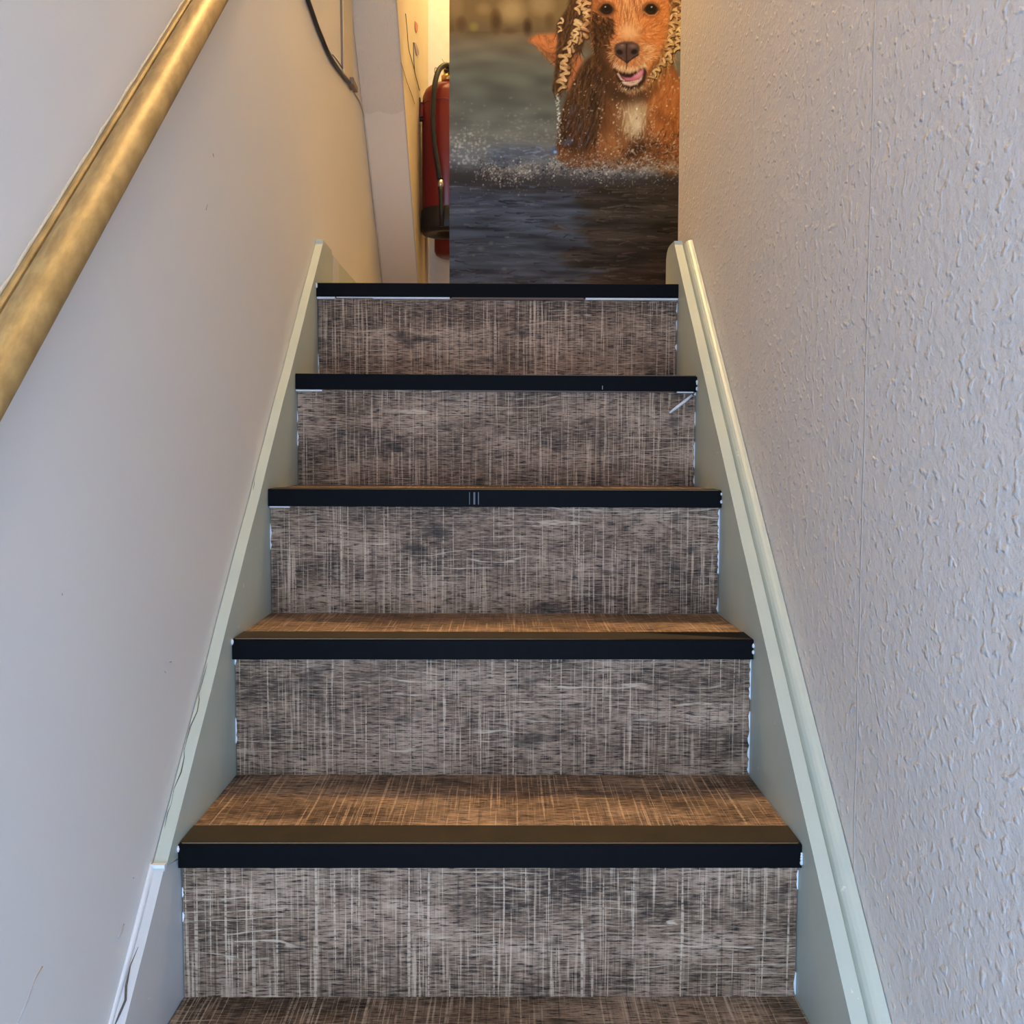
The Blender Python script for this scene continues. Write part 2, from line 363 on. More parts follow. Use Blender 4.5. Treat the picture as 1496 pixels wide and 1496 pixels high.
    def lock(path, w0, w1, n):
        P = [np.array(D(*q)) for q in path]; seg = [np.linalg.norm(P[i+1]-P[i]) for i in range(len(P)-1)]; tot = sum(seg)
        for i in range(n):
            d = tot*i/(n-1); j = 0
            while j < len(seg)-1 and d > seg[j]: d -= seg[j]; j += 1
            t = (P[j+1]-P[j])/seg[j]; c = P[j]+t*d; w = w0+(w1-w0)*i/(n-1); a = math.atan2(t[1], t[0])+(.95 if i % 2 else -.75)+rng.normal(0, .2)
            c = c+rng.normal(0, w*.22, 2); u = np.array([math.cos(a), math.sin(a)]); v = np.array([-u[1], u[0]]); bow = rng.uniform(.25, .5)*(1 if i % 2 else -1)
            arc = [tuple(c+u*w*k+v*w*bow*(1-k*k)) for k in np.linspace(-1, 1, 7)]
            stroke([(q[0]+.8, q[1]+1.3) for q in arc], w*.50, w*.30, (58, 36, 19), .75)
            base = jit(blond[rng.integers(len(blond))], 10); stroke(arc, w*.40, w*.22, base, .95)
            for h in range(3):
                o = rng.uniform(-.26, .26)*w; stroke([(q[0]+v[0]*o, q[1]+v[1]*o) for q in arc[1:6]], .55, .3, jit((230, 194, 140) if h else (128, 88, 48), 14), .6)
    lock([(345, -120), (345, 0), (325, 80)], 6, 5, 9); lock([(395, -90), (385, 30), (392, 180)], 7, 5, 12)
    lock([(335, 180), (360, 250), (300, 300), (250, 380), (215, 430), (235, 500), (205, 570), (190, 680)], 8, 6, 22)
    lock([(310, 190), (320, 300), (262, 330)], 5, 4, 7); lock([(195, 150), (180, 230)], 3.5, 3, 4)
    lock([(1075, -150), (1100, 0), (1085, 90), (1060, 170), (1050, 260)], 6, 5, 15); lock([(1115, -40), (1122, 130), (1120, 240), (1085, 320), (1090, 380)], 6.5, 5, 16)
    lock([(1050, 250), (1030, 350), (1040, 430), (985, 480), (925, 560), (900, 590)], 6, 4.5, 14)
    # ---------- head -------------------------------------------------------------------------------
    head = DP([(470, -290), (440, -120), (440, 0), (424, 120), (432, 250), (450, 360), (500, 450), (560, 500), (620, 560), (700, 590), (800, 560), (880, 520), (945, 420), (1000, 300), (1030, 150), (1030, 0), (1000, -180), (900, -290), (700, -320)])
    fill((200, 118, 60), head, 1.6)
    fill((222, 150, 92), DP([(620, -300), (860, -300), (830, 0), (800, 160), (760, 270), (660, 270), (620, 120), (600, -60)]), 7, .75)
    fill((76, 46, 26), DP([(436, 60), (520, 110), (600, 130), (610, 230), (560, 290), (590, 360), (600, 450), (620, 540), (540, 490), (450, 370), (424, 240)]), 4, .93)
    fill((110, 64, 34), DP([(440, -100), (520, -100), (500, 40), (440, 80)]), 5, .7)
    fill((186, 108, 60), DP([(480, 270), (540, 262), (580, 290), (540, 310), (500, 300)]), 2, .85)
    fill((206, 122, 62), DP([(860, 150), (1000, 180), (985, 310), (930, 430), (860, 500), (820, 430), (800, 250)]), 6, .8)
    ca = (780+720/5.343, 240/5.343)
    def hang(x, y):
        a = math.atan2(y-ca[1], x-ca[0]); return a if y > ca[1]-4 else (-1.57+.02*(x-ca[0])+3.14)
    fur(head, 1900, 8, .65, [(222, 140, 78), (180, 102, 50), (236, 168, 108), (150, 84, 42)], hang, .35, .42, .08)
    fur(DP([(436, 80), (520, 115), (600, 140), (600, 230), (560, 290), (590, 370), (610, 520), (540, 490), (450, 370), (424, 240)]), 620, 9, .8, [(58, 34, 20), (98, 60, 34), (44, 26, 16)], 1.3, .5, .65)
    fill((62, 38, 22), DP([(440, 330), (520, 380), (590, 420), (620, 540), (640, 610), (560, 600), (480, 480)]), 5, .7)
    fur(DP([(640, -300), (840, -300), (820, 20), (780, 140), (680, 140), (630, 20)]), 200, 20, .8, [(176, 104, 58), (150, 86, 46), (240, 180, 124)], lambda x, y: 1.57-.004*(x-914), .1, .55, .08)
    fill((228, 176, 126), DP([(650, 190), (720, 170), (790, 200), (800, 290), (740, 305), (660, 300)]), 5, .8)
    # muzzle
    muz = DP([(560, 330), (640, 300), (800, 310), (880, 330), (900, 430), (860, 510), (760, 545), (660, 545), (590, 490)])
    fill((176, 112, 66), muz, 6, .6)
    fill((104, 66, 42), DP([(500, 380), (600, 400), (620, 470), (600, 530), (540, 470)]), 4, .8)
    fur(muz, 320, 7, .6, [(206, 144, 92), (160, 102, 60), (226, 176, 126)], lambda x, y: math.atan2(y-68, x-913), .3, .5)
    # mouth
    fill((50, 28, 22), DP([(604, 520), (650, 545), (740, 552), (800, 530), (846, 505), (862, 545), (846, 620), (800, 670), (740, 690), (680, 665), (640, 610)]), 1.3)
    fill((196, 104, 122), DP([(655, 572), (700, 590), (745, 585), (790, 550), (836, 518), (840, 548), (820, 590), (770, 615), (700, 612)]), 1.0)
    fill((226, 150, 160), DP([(760, 580), (800, 552), (832, 530), (828, 560), (790, 590)]), 1.2, .7)
    fill((212, 180, 158), DP([(665, 612), (700, 622), (760, 626), (806, 600), (834, 560), (828, 600), (790, 640), (740, 656), (690, 645)]), 1.0)
    for i in range(9):
        x, y = D(680+i*14, 628-(.0016*(i*14-40)**2 if i > 3 else 0)-i*1.2); dot(x, y, 1.1, (238, 214, 190), .85)
    stroke(DP([(640, 560), (665, 600), (690, 612)]), 1.6, 1.0, (226, 190, 170), .8)
    for i in range(170):                                         # pale bristles of the lip and chin
        t = rng.random(); x, y = D(600+250*t, 480+40*math.sin(3.14*t)+rng.normal(0, 12)); a = 1.57+(.5-t)*1.3+rng.normal(0, .25); L = rng.uniform(3, 6)
        stroke([(x, y), (x+math.cos(a)*L, y+math.sin(a)*L)], .5, .2, jit((206, 176, 136), 24), .55)
    for i in range(130):
        t = rng.random(); x, y = D(640+230*t, 660+45*math.sin(3.14*t)+rng.normal(0, 14)-20); a = 1.57+(.5-t)*1.5+rng.normal(0, .3); L = rng.uniform(3, 6)
        stroke([(x, y), (x+math.cos(a)*L, y+math.sin(a)*L)], .5, .2, jit((190, 154, 112), 24), .5)
    # nose
    nose = DP([(606, 360), (622, 330), (660, 314), (705, 308), (760, 312), (796, 330), (808, 362), (800, 405), (770, 430), (740, 440), (716, 474), (700, 472), (680, 445), (640, 425), (614, 400)])
    fill((86, 62, 54), nose, .9)
    ell((122, 92, 86), *D(668, 348), 8, 4.5, .8, .8); ell((132, 100, 94), *D(752, 344), 8, 4.5, .8, .8); ell((150, 122, 116), *D(672, 338), 3.4, 1.6, .7, .7)
    ell((30, 18, 18), *D(650, 392), 6.2, 4.6, .5, .95, .3); ell((30, 18, 18), *D(764, 388), 6.2, 4.6, .5, .95, -.3)
    stroke(DP([(705, 330), (703, 390), (708, 470)]), .9, .9, (40, 24, 22), .8); stroke(DP([(620, 410), (660, 440), (708, 474), (750, 440), (795, 412)]), 1.1, 1.1, (42, 26, 22), .7)
    stroke(DP([(708, 470), (706, 520)]), 1.2, .8, (70, 44, 32), .7)
    # eyes
    for (ex, ey, s) in [(545, 62, 1), (890, 60, -1)]:
        x, y = D(ex, ey)
        ell((84, 48, 26), x, y+.5, 17, 14, .7, .85); ell((58, 34, 20), x, y-.5, 14, 11.5, .5, .9); ell((44, 26, 16), x, y, 11, 9.6, .4, .95); ell((22, 14, 11), x, y, 8.4, 7.6, .3, 1.0)
        ell((72, 44, 26), x+s*.5, y+2.6, 5, 3.4, .8, .75); ell((14, 9, 8), x, y, 4, 4, .4, 1)
        ell((206, 196, 186), x+(1 if s < 0 else -1.5), y-3.4, 1.5, 1.3, .5, .9)
        stroke([(x-11, y-2), (x-5, y-9), (x+4, y-9.5), (x+11, y-3)], 1.2, 1.0, (150, 88, 46), .8)
        stroke([(x-10, y+4), (x-3, y+9), (x+6, y+8.5), (x+11, y+3)], 1.1, .9, (196, 122, 66) if s < 0 else (120, 74, 40), .8)
    for i in range(46):                                          # whiskers
        x, y = D(rng.uniform(830, 890), rng.uniform(340, 470)); stroke([(x, y), (x+rng.uniform(6, 18), y-rng.uniform(-3, 8))], .4, .15, (232, 190, 140), .45)
    # ---------- drips and splash ---------------------------------------------------------------------
    for i in range(80):
        t = rng.random(); x, y = D(170+20*t+rng.normal(0, 7), 715+400*t); dot(x, y, rng.uniform(.5, 1.3), jit((214, 208, 196), 18), rng.uniform(.5, .9))
    for i in range(200):
        x, y = D(rng.uniform(200, 1130), rng.uniform(560, 1150)); dot(x, y, abs(rng.normal(.5, .35))+.3, jit((214, 196, 168), 20), rng.uniform(.3, .8))
    for cx in (640, 905, 500):
        for i in range(40):
            t = rng.random(); x, y = D(cx+rng.normal(0, 14), 780+400*t); dot(x, y, rng.uniform(.4, 1.0), (222, 206, 182), rng.uniform(.3, .75))
    ridge = lambda x: np.interp(x, [652, 700, 740, 790, 830, 880, 930, 960, 1000], [236, 245, 251, 241, 245, 250, 243, 244, 243])
    fm = np.clip(1-np.abs(gy-np.interp(gx, [650, 720, 790, 840, 920, 1010], [236, 246, 238, 244, 244, 240]))/15, 0, 1)*np.clip(.55+.5*noise(4, 2.6, 31), 0, 1)*np.clip((gx-690)/60, .25, 1)
    mix((134, 128, 124), fm*.75)
    for (cx, cy, rx, ry) in [(846, 246, 10, 7), (815, 238, 13, 7), (770, 248, 20, 6), (940, 244, 22, 7), (895, 248, 20, 6)]: ell((166, 162, 158), cx, cy, rx, ry, .9, .45)
    cl = [(rng.uniform(700, 1003), rng.uniform(4, 13)) for _ in range(46)]
    for i in range(2600):
        q = cl[rng.integers(len(cl))]; x = q[0]+rng.normal(0, q[1]) if rng.random() < .7 else rng.uniform(690, 1005)
        if x > 1008 or x < 652: continue
        y = ridge(x)+rng.normal(2, 9)-abs(rng.normal(0, 10))*(x > 800); r = abs(rng.normal(.25, .42))+.35
        k = rng.random()
        c = (206, 198, 184) if k < .42 else ((136, 126, 116) if k < .72 else (46, 38, 34))
        dot(x, y, r, jit(c, 18), rng.uniform(.25, .75))
        if r > 1.3 and k < .5: dot(x+.3, y+.3, r*.5, (96, 88, 82), .6)
    for i in range(170):
        x = rng.uniform(900, 1000); y = rng.normal(212, 16); stroke([(x, y), (x+rng.normal(0, 4), y+rng.normal(0, 4))], rng.uniform(.5, 1.2), .3, jit((186, 172, 152) if rng.random() < .6 else (60, 42, 28), 16), .55)
    for i in range(150):
        x = rng.uniform(655, 1000); y = rng.normal(268, 12); dot(x, y, rng.uniform(.4, .9), (186, 178, 166), rng.uniform(.2, .5))
    lace = np.clip(1-np.abs(noise(3.2, 2.2, 51))*2.2, 0, 1)*np.clip(1-np.abs(gy-(np.interp(gx, [650, 720, 790, 840, 920, 1010], [238, 248, 240, 244, 240, 236])))/17, 0, 1)*np.clip((gx-700)/80, .2, 1)
    mix((196, 188, 176), lace*.45)
    waves = np.clip(1-np.abs(noise(16, 2.2, 52))*2.5, 0, 1)*np.clip((gy-150)/60, 0, 1)*np.clip((246-gy)/10, 0, 1)*np.clip((815-gx)/20, 0, 1)
    mix((146, 144, 136), waves*.3)
    g_ = cv.mean(-1, keepdims=True); cv[:] = np.clip((cv-.34)*1.07+.335, 0, 1); cv[:] = np.clip(g_*.06+cv*.94, 0, 1)
    return cv, X0, Y0, PW, PH
PRINT_GAIN = (0.86, 1.04, 1.22)
# colours of the place
M = {}
M['vinyl'] = sawn_vinyl('sawn_oak_vinyl', True)
M['wall_left'] = wall_paint('smooth_wall_paint', (.71, .69, .655), .10)
M['wall_right'] = wall_paint('lining_paper_paint', (.70, .655, .61), .95)
M['stipple'] = wall_paint('stippled_bulkhead_paint', (.86, .75, .57), .3)
M['white'] = plain('white_wall_paint', (.72, .71, .68), .6)
M['ceiling'] = plain('ceiling_white', (.75, .74, .70), .7)
M['mint'] = gloss_paint('pale_green_gloss', (.47, .525, .455))
M['primer'] = gloss_paint('grey_white_gloss', (.58, .59, .58), .45)
M['black'] = plain('black_nosing', (.0045, .0045, .0052), .5, .25, 60, Specular_IOR_Level=.04)
M['cap_top'] = plain('brown_black_cap', (.036, .026, .014), .55, .3, 30, Specular_IOR_Level=.15)
M['caulk'] = plain('white_caulk', (.72, .74, .74), .5)
M['filler'] = plain('white_filler_strip', (.74, .72, .68), .5)
M['darkwood'] = plain('bare_wood_edge', (.14, .075, .04), .6)
M['crack'] = plain('crack_dark', (.09, .075, .06), .8)
M['floor'] = plain('floor_vinyl', (.16, .12, .09), .5)
M['cable'] = plain('black_cable', (.02, .018, .016), .4)
M['cream'] = plain('cream_plastic', (.66, .58, .42), .5)
M['red'] = plain('extinguisher_red', (.20, .014, .013), .3, .06, 20)
M['rubber'] = plain('black_rubber', (.012, .011, .011), .45, .2)
M['brass'] = plain('brass', (.55, .38, .14), .3, Metallic=1.0)
M['steel'] = plain('ferrule_steel', (.62, .60, .55), .3, Metallic=1.0)
M['scuff'] = plain('clip_wire_shadow_brown', (.26, .20, .15), .7)  # brown of clip and wires, and of the strip's painted shadow line
M['wallscuff'] = plain('scuff_grey', (.40, .36, .33), .7)
M['worn'] = plain('worn_edge_tan', (.36, .28, .17), .5)
M['warm_glow_paint'] = plain('cream_with_lamp_glow', (.66, .54, .38), .55, .06, 9)

def rail_mat():
    t = NT('gold_varnish'); st = t.noise(t.coord((6, 1.2, 1.2)), 22, 4, .6); bl = t.noise(t.coord(), 12, 4, .65)
    c = t.mix(t.ramp(st, [(.35, 0), (.65, 1)]), (.33, .205, .07), (.50, .335, .125))
    t.base(t.mix(t.math('MULTIPLY', t.ramp(bl, [(.56, 0), (.72, 1)]), .6), c, (.20, .125, .045)))
    t.set(Roughness=.48, Metallic=.18); t.bump(bl, .12, .001); return t.m
M['gold'] = rail_mat()

WL, WR = -.387, .408                          # wall faces
SI = .37                                      # inner face of the side boards
STEPS = [(.430, .212), (.665, .415), (.905, .622), (1.1485, .8145), (1.392, 1.0128), (1.6155, 1.2167), (1.837, 1.4195), (2.0495, 1.6212)]
TILT = [0, 0, 0, .0003, .0015, -.0005, -.0027, .0007]      # right end higher than left
LAND = STEPS[-1][1]; BACK = 3.71; TOP = 4.65

# ---------------------------------------------------------------- the setting
def struct(name, mb, mat, label, parent=None, **kw):
    o = mb.build(name, mat, parent, **kw)
    return tag(o, label, None, None, 'structure')
wall_l = struct('wall_left', MB().box(WL-.12, WL, -.45, BACK+.1, -.05, TOP), M['wall_left'], 'smooth pale plaster wall along the left of the stairs')
wall_r = struct('wall_right', MB().box(WR, WR+.12, -.45, 2.288, -.05, TOP), M['wall_right'], 'lumpy painted paper wall along the right of the stairs')
struct('wall_back', MB().box(WL, 1.5, BACK, BACK+.1, LAND-.1, TOP), M['white'], 'white wall at the very end of the upstairs passage')
struct('wall_landing', MB().box(WR+.12, 1.5, 2.17, 2.288, LAND-.1, TOP), M['wall_left'], 'plaster wall of the landing round the right corner')
struct('wall_passage', MB().box(1.5, 1.6, 2.17, BACK+.1, LAND-.1, TOP), M['wall_left'], 'plaster wall closing the landing on the right')
struct('floor', MB().box(-1.6, 1.6, -2.4, .446, -.05, 0), M['floor'], 'brown hall floor at the foot of the stairs')
struct('floor_landing', MB().box(WL, 1.5, STEPS[-1][0]+.061, BACK, LAND-.1, LAND-.001), M['vinyl'], 'wood-look floor of the upstairs landing')
struct('wall_light_block', MB().box(WL-.12, WR+.12, -.45, -.33, 2.05, TOP), M['white'], 'unseen wall added above the stair foot to block daylight')  # added out of view to keep daylight off the upper stairs
struct('ceiling', MB().box(WL-.12, 1.6, -.45, BACK+.1, TOP, TOP+.08), M['ceiling'], 'white ceiling above stairs and landing')
PY = 2.95
struct('wall_partition', MB().box(-.147, 1.5, PY+.006, PY+.05, LAND-.001, TOP), M['white'], 'thin partition carrying the dog print')

# sloping bulkhead above the landing, left
BX = -.2713
bh = [(2.20, 2.874), (2.6463, 2.4427), (3.2833, 1.827), (3.497, LAND), (BACK, LAND), (BACK, TOP), (2.20, TOP)]
bulk = struct('wall_bulkhead', MB().prism_x(bh, WL, BX), M['stipple'], 'sloping stippled bulkhead at the end of the left wall')
sd = Vector((0, .6370, -.6157)).normalized(); nrm = Vector((0, -.695, -.719)).normalized()
def on_slope(px, py, lift=0):
    d = ray(px, py); p0 = Vector((WL, 2.6463, 2.4427)); t = (p0-CAM).dot(nrm)/d.dot(nrm); return CAM+d*t+nrm*lift
# thicker upper layer of paper with a torn lower edge
e = []
rnd = random.Random(4)
for i in range(13):
    x = WL+.001+(BX-WL-.002)*i/12; p = on_slope(530+(590-530)*i/12, 164+2*math.sin(i*.9)+rnd.uniform(-1.2, 1.2)); e.append(Vector((x, p.y, p.z)))
upv = [p-sd*.75 for p in e]
mb = MB(); n = len(e); mb.add(e+upv+[p+nrm*.004 for p in e]+[p+nrm*.004 for p in upv],
    [(i, i+1, n+i+1, n+i) for i in range(n-1)]+[(2*n+i, 3*n+i, 3*n+i+1, 2*n+i+1) for i in range(n-1)]+[(i, 2*n+i, 2*n+i+1, i+1) for i in range(n-1)])
tag(mb.build('paper_layer', wall_paint('torn_paper_layer', (.78, .67, .50), .6), bulk), 'greyer paper layer with a torn lower edge')
# side cheek of the bulkhead, warm lamp glow put into its colour
chk = [(y, z) for y, z in [(2.64, 2.452), (3.2833, 1.829), (3.497, LAND+.002), (BACK-.001, LAND+.002), (BACK-.001, TOP-.01), (2.21, TOP-.01), (2.21, 2.868)]]
cheek = MB().prism_x(chk, BX, BX+.004).build('cheek_panel', M['warm_glow_paint'], bulk)

# baseboard of the landing
bb = MB().box(WL, -.372, 2.249, 3.36, LAND-.001, 1.717).build('baseboard_left', M['mint'], None, .002)
tag(bb, 'grey-green skirting along the landing wall', None, None, 'structure')
MB().box(-.372, -.3705, 2.26, 2.335, LAND, 1.716).build('joint_cover', M['primer'], bb)

# small scuffs on the left wall
for i, (pts, r) in enumerate([([(62, 1412), (50, 1432), (40, 1462), (26, 1494)], .0011), ([(181, 1350), (177, 1362), (172, 1371)], .0012), ([(194, 1280), (195, 1283)], .0014), ([(246, 966), (250, 967)], .0014), ([(240, 980), (242, 983)], .001),
        ([(90, 866), (91, 869)], .0014), ([(303, 299), (301, 307)], .0009), ([(311, 224), (312, 229)], .0009)]):
    MB().tube([onX(x, y, WL+.0002) for x, y in pts], r*.6, 6).build('scuff', M['wallscuff'], wall_l)

# ---------------------------------------------------------------- the staircase
stair = empty('staircase', (0, STEPS[0][0], 0))
tag(stair, 'straight staircase of grey-brown wood-look steps with black nosings', 'staircase')
rnd = random.Random(11)
for k, (y, z) in enumerate(STEPS):
    zb = STEPS[k-1][1] if k else 0.0; hy = y+.014
    riser = MB().box(-SI+.0012, SI-.0012, hy, hy+.012, zb-.003, z-.0275).build('riser', M['vinyl'], stair)
    ti = TILT[k]/2
    # nosing: front lip, top cap, tiny rounded arris
    prof = [(y, z-.028), (y, z-.0015), (y+.0007, z-.0004), (y+.002, z), (y+.060, z+.0004), (y+.0605, z-.003), (y+.013, z-.005), (y+.013, z-.028)]
    nm = MB(); nn = len(prof)
    V = [(-SI+.0006, a, b-ti) for a, b in prof]+[(SI-.0006, a, b+ti) for a, b in prof]
    nm.add(V, [tuple(range(nn)), tuple(range(2*nn-1, nn-1, -1))]+[(i, i+nn, (i+1) % nn+nn, (i+1) % nn) for i in range(nn)])
    if k < len(STEPS)-1:
        tread = MB().box(-SI+.0006, SI-.0006, y+.0135, STEPS[k+1][0]+.0139, z-.027, z-.0012).build('tread', M['vinyl'], stair)
        nose = nm.build('nosing_strip', M['black'], tread)
    else:
        nose = nm.build('nosing_strip', M['black'], stair)
    if k < len(STEPS)-1: MB().box(-SI+.0015, SI-.0015, y+.0056, y+.0595, z-.0002, z+.0008).build('cap_strip', M['cap_top'], tread)  # brown strip on the cap, lighter than the black front lip
    if k < len(STEPS)-1: MB().box(-SI+.004, SI-.004, y+.0045, y+.0053, z-.0001, z+.0004).build('worn_line', M['worn'], tread)
    # caulk run down the riser ends, broken and uneven
    for s in (-1, 1):
        run = []
        zz = zb+.002
        while zz < z-.03:
            L = rnd.uniform(.008, .03)
            if rnd.random() < (.45 if s < 0 else .62): run.append((zz, min(zz+L, z-.03)))
            zz += L
        mb = MB()
        for a, b in run:
            m_ = 4; w = [rnd.uniform(.0012, .0034)*(1.0 if s > 0 else .75) for _ in range(m_+1)]; w[0] *= .3; w[-1] *= .3
            V = []
            for i in range(m_+1):
                h = a+(b-a)*i/m_; V += [(s*(SI-.0004), hy-.0016, h), (s*(SI-.0004-w[i]), hy-.0012, h), (s*(SI-.0004-w[i]*.9), hy+.0005, h), (s*(SI-.0004), hy+.0005, h)]
            mb.add(V, [(i*4+j, i*4+(j+1) % 4, i*4+4+(j+1) % 4, i*4+4+j) for i in range(m_) for j in range(4)]+[(0, 1, 2, 3), (m_*4+3, m_*4+2, m_*4+1, m_*4)])
        if run: tag(mb.build('caulk_bead', M['caulk'], riser), kind='stuff')
    # pale filler and bare wood showing under the lip
    segs = {7: [(463, 490, 'filler', .0042), (492, 545, 'filler', .0020), (545, 657, 'filler', .0036), (660, 852, 'darkwood', .0042), (855, 990, 'filler', .0040)],
            6: [(431, 470, 'filler', .0030), (660, 985, 'darkwood', .0026), (990, 1014, 'filler', .0034)], 5: [(391, 421, 'filler', .0020)]}.get(k, [])
    for xa, xb, mt, h in segs:
        A = onY(xa, 500, y+.003).x; B = onY(xb, 500, y+.003).x
        MB().box(max(A, -SI+.001), min(B, SI-.001), y+.0022, y+.0125, z-.028-h, z-.0281).build('lip_filler', M[mt], nose)
# scuffs on two of the lips
for k, px, w, op in ((5, 686, .0012, 0), (5, 693, .003, 0), (5, 699, .0016, 0), (6, 879, .0012, 0)):
    y, z = STEPS[k]; x = onY(px, 700, y).x
    MB().box(x-w/2, x+w/2, y-.0003, y+.0003, z-.024 if k == 5 else z-.026, z-.004 if k == 5 else z-.019).build('lip_scuff', plain('lip_scuff_grey', (.07, .07, .075) if k == 5 else (.3, .29, .27), .5), stair)
# paint daubs on the nosing ends
daub = [(1, 3), (1, 4), (1, 6), (-1, 3), (-1, 4), (1, 5), (-1, 7)]
for s, k in daub:
    y, z = STEPS[k]; mb = MB()
    for i in range(4):
        r = rnd.uniform(.0010, .0024); c = (s*(SI-.001), y-.0003, (z-.003-rnd.random()*.022) if s > 0 else z-.002-rnd.random()*.006)
        mb.lathe([(0, -r*1.7), (r*.8, -r), (r, 0), (r*.7, r), (0, r*1.6)], c, 8)
    tag(mb.build('paint_daub', M['caulk'], stair), kind='stuff')

# side boards (wall strings) -----------------------------------------------------------------------
slope = .88994
def line(y, off): return .812+(y-1.154)*slope+off
rr = random.Random(3)
def wob(y, a): return a*(math.sin(y*23)+.6*math.sin(y*51+1))
ys = [1.110+i*(2.130-1.110)/34 for i in range(35)]
top = [(y, line(y, .031+.004*(y-1.1)+wob(y, .0012))) for y in ys]+[(2.1324, 1.7245), (2.2355, 1.7234), (2.2489, 1.710)]
poly = top+[(2.2489, 1.30), (1.40, .70), (1.162, .795)]
sl = MB().prism_x(poly, WL+.0012, -SI).build('side_board', M['mint'], stair); tag(sl, 'pale green board along the left wall')
ys2 = [.30+i*(1.106-.30)/26 for i in range(27)]
poly = [(y, line(y, .036+wob(y, .0010))) for y in ys2]+[(1.160, .793), (1.172, .60), (1.0, .2), (.30, -.0)]
sl2 = MB().prism_x(poly, WL+.0012, -SI-.0008).build('side_board', M['primer'], stair); tag(sl2, 'greyish white lower board along the left wall')
poly = [(.30+i*(2.108-.30)/40, line(.30+i*(2.108-.30)/40, .0455+.005*(i/40)**2+wob(i*.05, .0007))) for i in range(41)]+[(2.1105, 1.7210), (2.160, 1.7232), (2.188, 1.7222), (2.206, 1.7150), (2.2150, 1.7030), (2.2165, 1.690), (2.2165, 1.25), (.95, .2), (.30, 0)]
sr = MB().prism_x(poly, SI, .3868).build('side_board', M['mint'], stair); tag(sr, 'pale green board along the right wall')
# ogee moulding on top of the right board, up to the wall
pts = []
P0 = Vector((0, .30, line(.30, .0455))); P1 = Vector((0, 2.1105, line(2.1105, .0505))); up = Vector((0, -slope, 1)).normalized()
mp = [(.3868, -.008), (.3868, -.0020), (.3876, -.0058), (.3890, -.0058), (.3912, .0018), (.3940, .0066), (.3975, .0092), (.4015, .0104), (.4050, .0108), (WR-.0012, .0110), (WR-.0012, -.010), (.3868, -.010)]
nn = len(mp); V = []; K = 30
for i in range(K+1):
    c = P0+(P1-P0)*(i/K); V += [(x, c.y+up.y*h, c.z+up.z*h) for x, h in mp]
mb = MB(); mb.add(V, [(i*nn+j, i*nn+(j+1) % nn, (i+1)*nn+(j+1) % nn, (i+1)*nn+j) for i in range(K) for j in range(nn)], False); mb.add(V[:nn], [tuple(range(nn))]); mb.add(V[-nn:], [tuple(range(nn-1, -1, -1))])
mld = mb.build('cap_moulding', M['mint'], stair)
# cracks where paint has parted between the boards and the walls
def crack(name, X, offs, y0, y1, w, parent, seed, gaps=.25, amp=.0016, lift=.0006):
    r = random.Random(seed); y = y0; path = []; segs = []
    while y < y1:
        path.append((min(max(X+r.gauss(0, amp), WL+.0026), WR-.002), y, line(y, offs)+lift)); y += r.uniform(.006, .018)
        if r.random() < gaps*.35 and len(path) > 2: segs.append(path); path = []; y += r.uniform(.01, .05)
    if len(path) > 1: segs.append(path)
    mb = MB()
    for p in segs: mb.tube(p, [w*r.uniform(.45, 1.2) if 0 < i < len(p)-1 else w*.2 for i in range(len(p))], 5)
    return tag(mb.build(name, M['crack'], parent), kind='stuff')
crack('paint_crack', -.3795, .036, .80, 1.10, .0012, sl2, 5, .1, .0022)
crack('paint_crack', -.3835, .031, 1.11, 1.75, .0007, sl, 6, .5)
crack('paint_crack', WR-.0022, .0602, .85, 1.9, .0006, mld, 8, .9, .0005, .0002)
# plaster fillet against the left wall above the lower board
fl = MB(); V = []; K = 24
for i in range(K+1):
    y = .45+(1.104-.45)*i/K; a = line(y, .036); w = .0050+.0012*math.sin(y*31); h = .010+.003*math.sin(y*17)
    V += [(WL+.0011, y, a-.002), (WL+w, y, a+.0004), (WL+w*.45, y, a+h*.35), (WL+.0011, y, a+h)]
fl.add(V, [(i*4+j, i*4+(j+1) % 4, i*4+4+(j+1) % 4, i*4+4+j) for i in range(K) for j in range(4)], True)
tag(fl.build('plaster_fillet', plain('white_plaster', (.74, .73, .71), .7), sl2), 'white cracked plaster fillet')
fb = MB().box(WL+.0012, -SI-.0003, 1.1045, 1.111, line(1.105, .033), line(1.108, .0375)).build('joint_filler', M['caulk'], sl2)

# ---------------------------------------------------------------- handrail
rs = slope+.025; ax = Vector((0, 1, rs)).normalized(); upn = Vector((0, -rs, 1)).normalized()
hr = empty('handrail', (WL, 1.0, .812+(1.0-1.154)*slope+.86))
tag(hr, 'golden brown handrail fixed along the left wall', 'handrail')
A0 = Vector((0, .15, 0)); 
def rail_base(y): return .812+(1.0-1.154)*slope+(y-1.0)*rs      # nosing line at y = 1, own pitch
def extrude(prof, name, mat, parent, y0=.15, y1=2.05, K=40, smooth=True, wobf=None):
    V = []; n = len(prof)
    for i in range(K+1):
        y = y0+(y1-y0)*i/K; c = Vector((0, y, rail_base(y)))
        for j, (x, p) in enumerate(prof):
            dx = wobf(i, j) if wobf else 0
            V.append(Vector((x, c.y+upn.y*p, c.z+upn.z*p+dx)))
    mb = MB(); mb.add(V, [(i*n+j, i*n+(j+1) % n, (i+1)*n+(j+1) % n, (i+1)*n+j) for i in range(K) for j in range(n)], smooth)
    mb.add(V[:n], [tuple(range(n))]); mb.add(V[-n:], [tuple(range(n-1, -1, -1))])
    return mb.build(name, mat, parent)
XC, PC, RC = -.3648, .6580, .0182
prof = [(XC+RC*math.cos(a), PC+RC*math.sin(a)) for a in [math.radians(d) for d in range(-125, 136, 9)]]
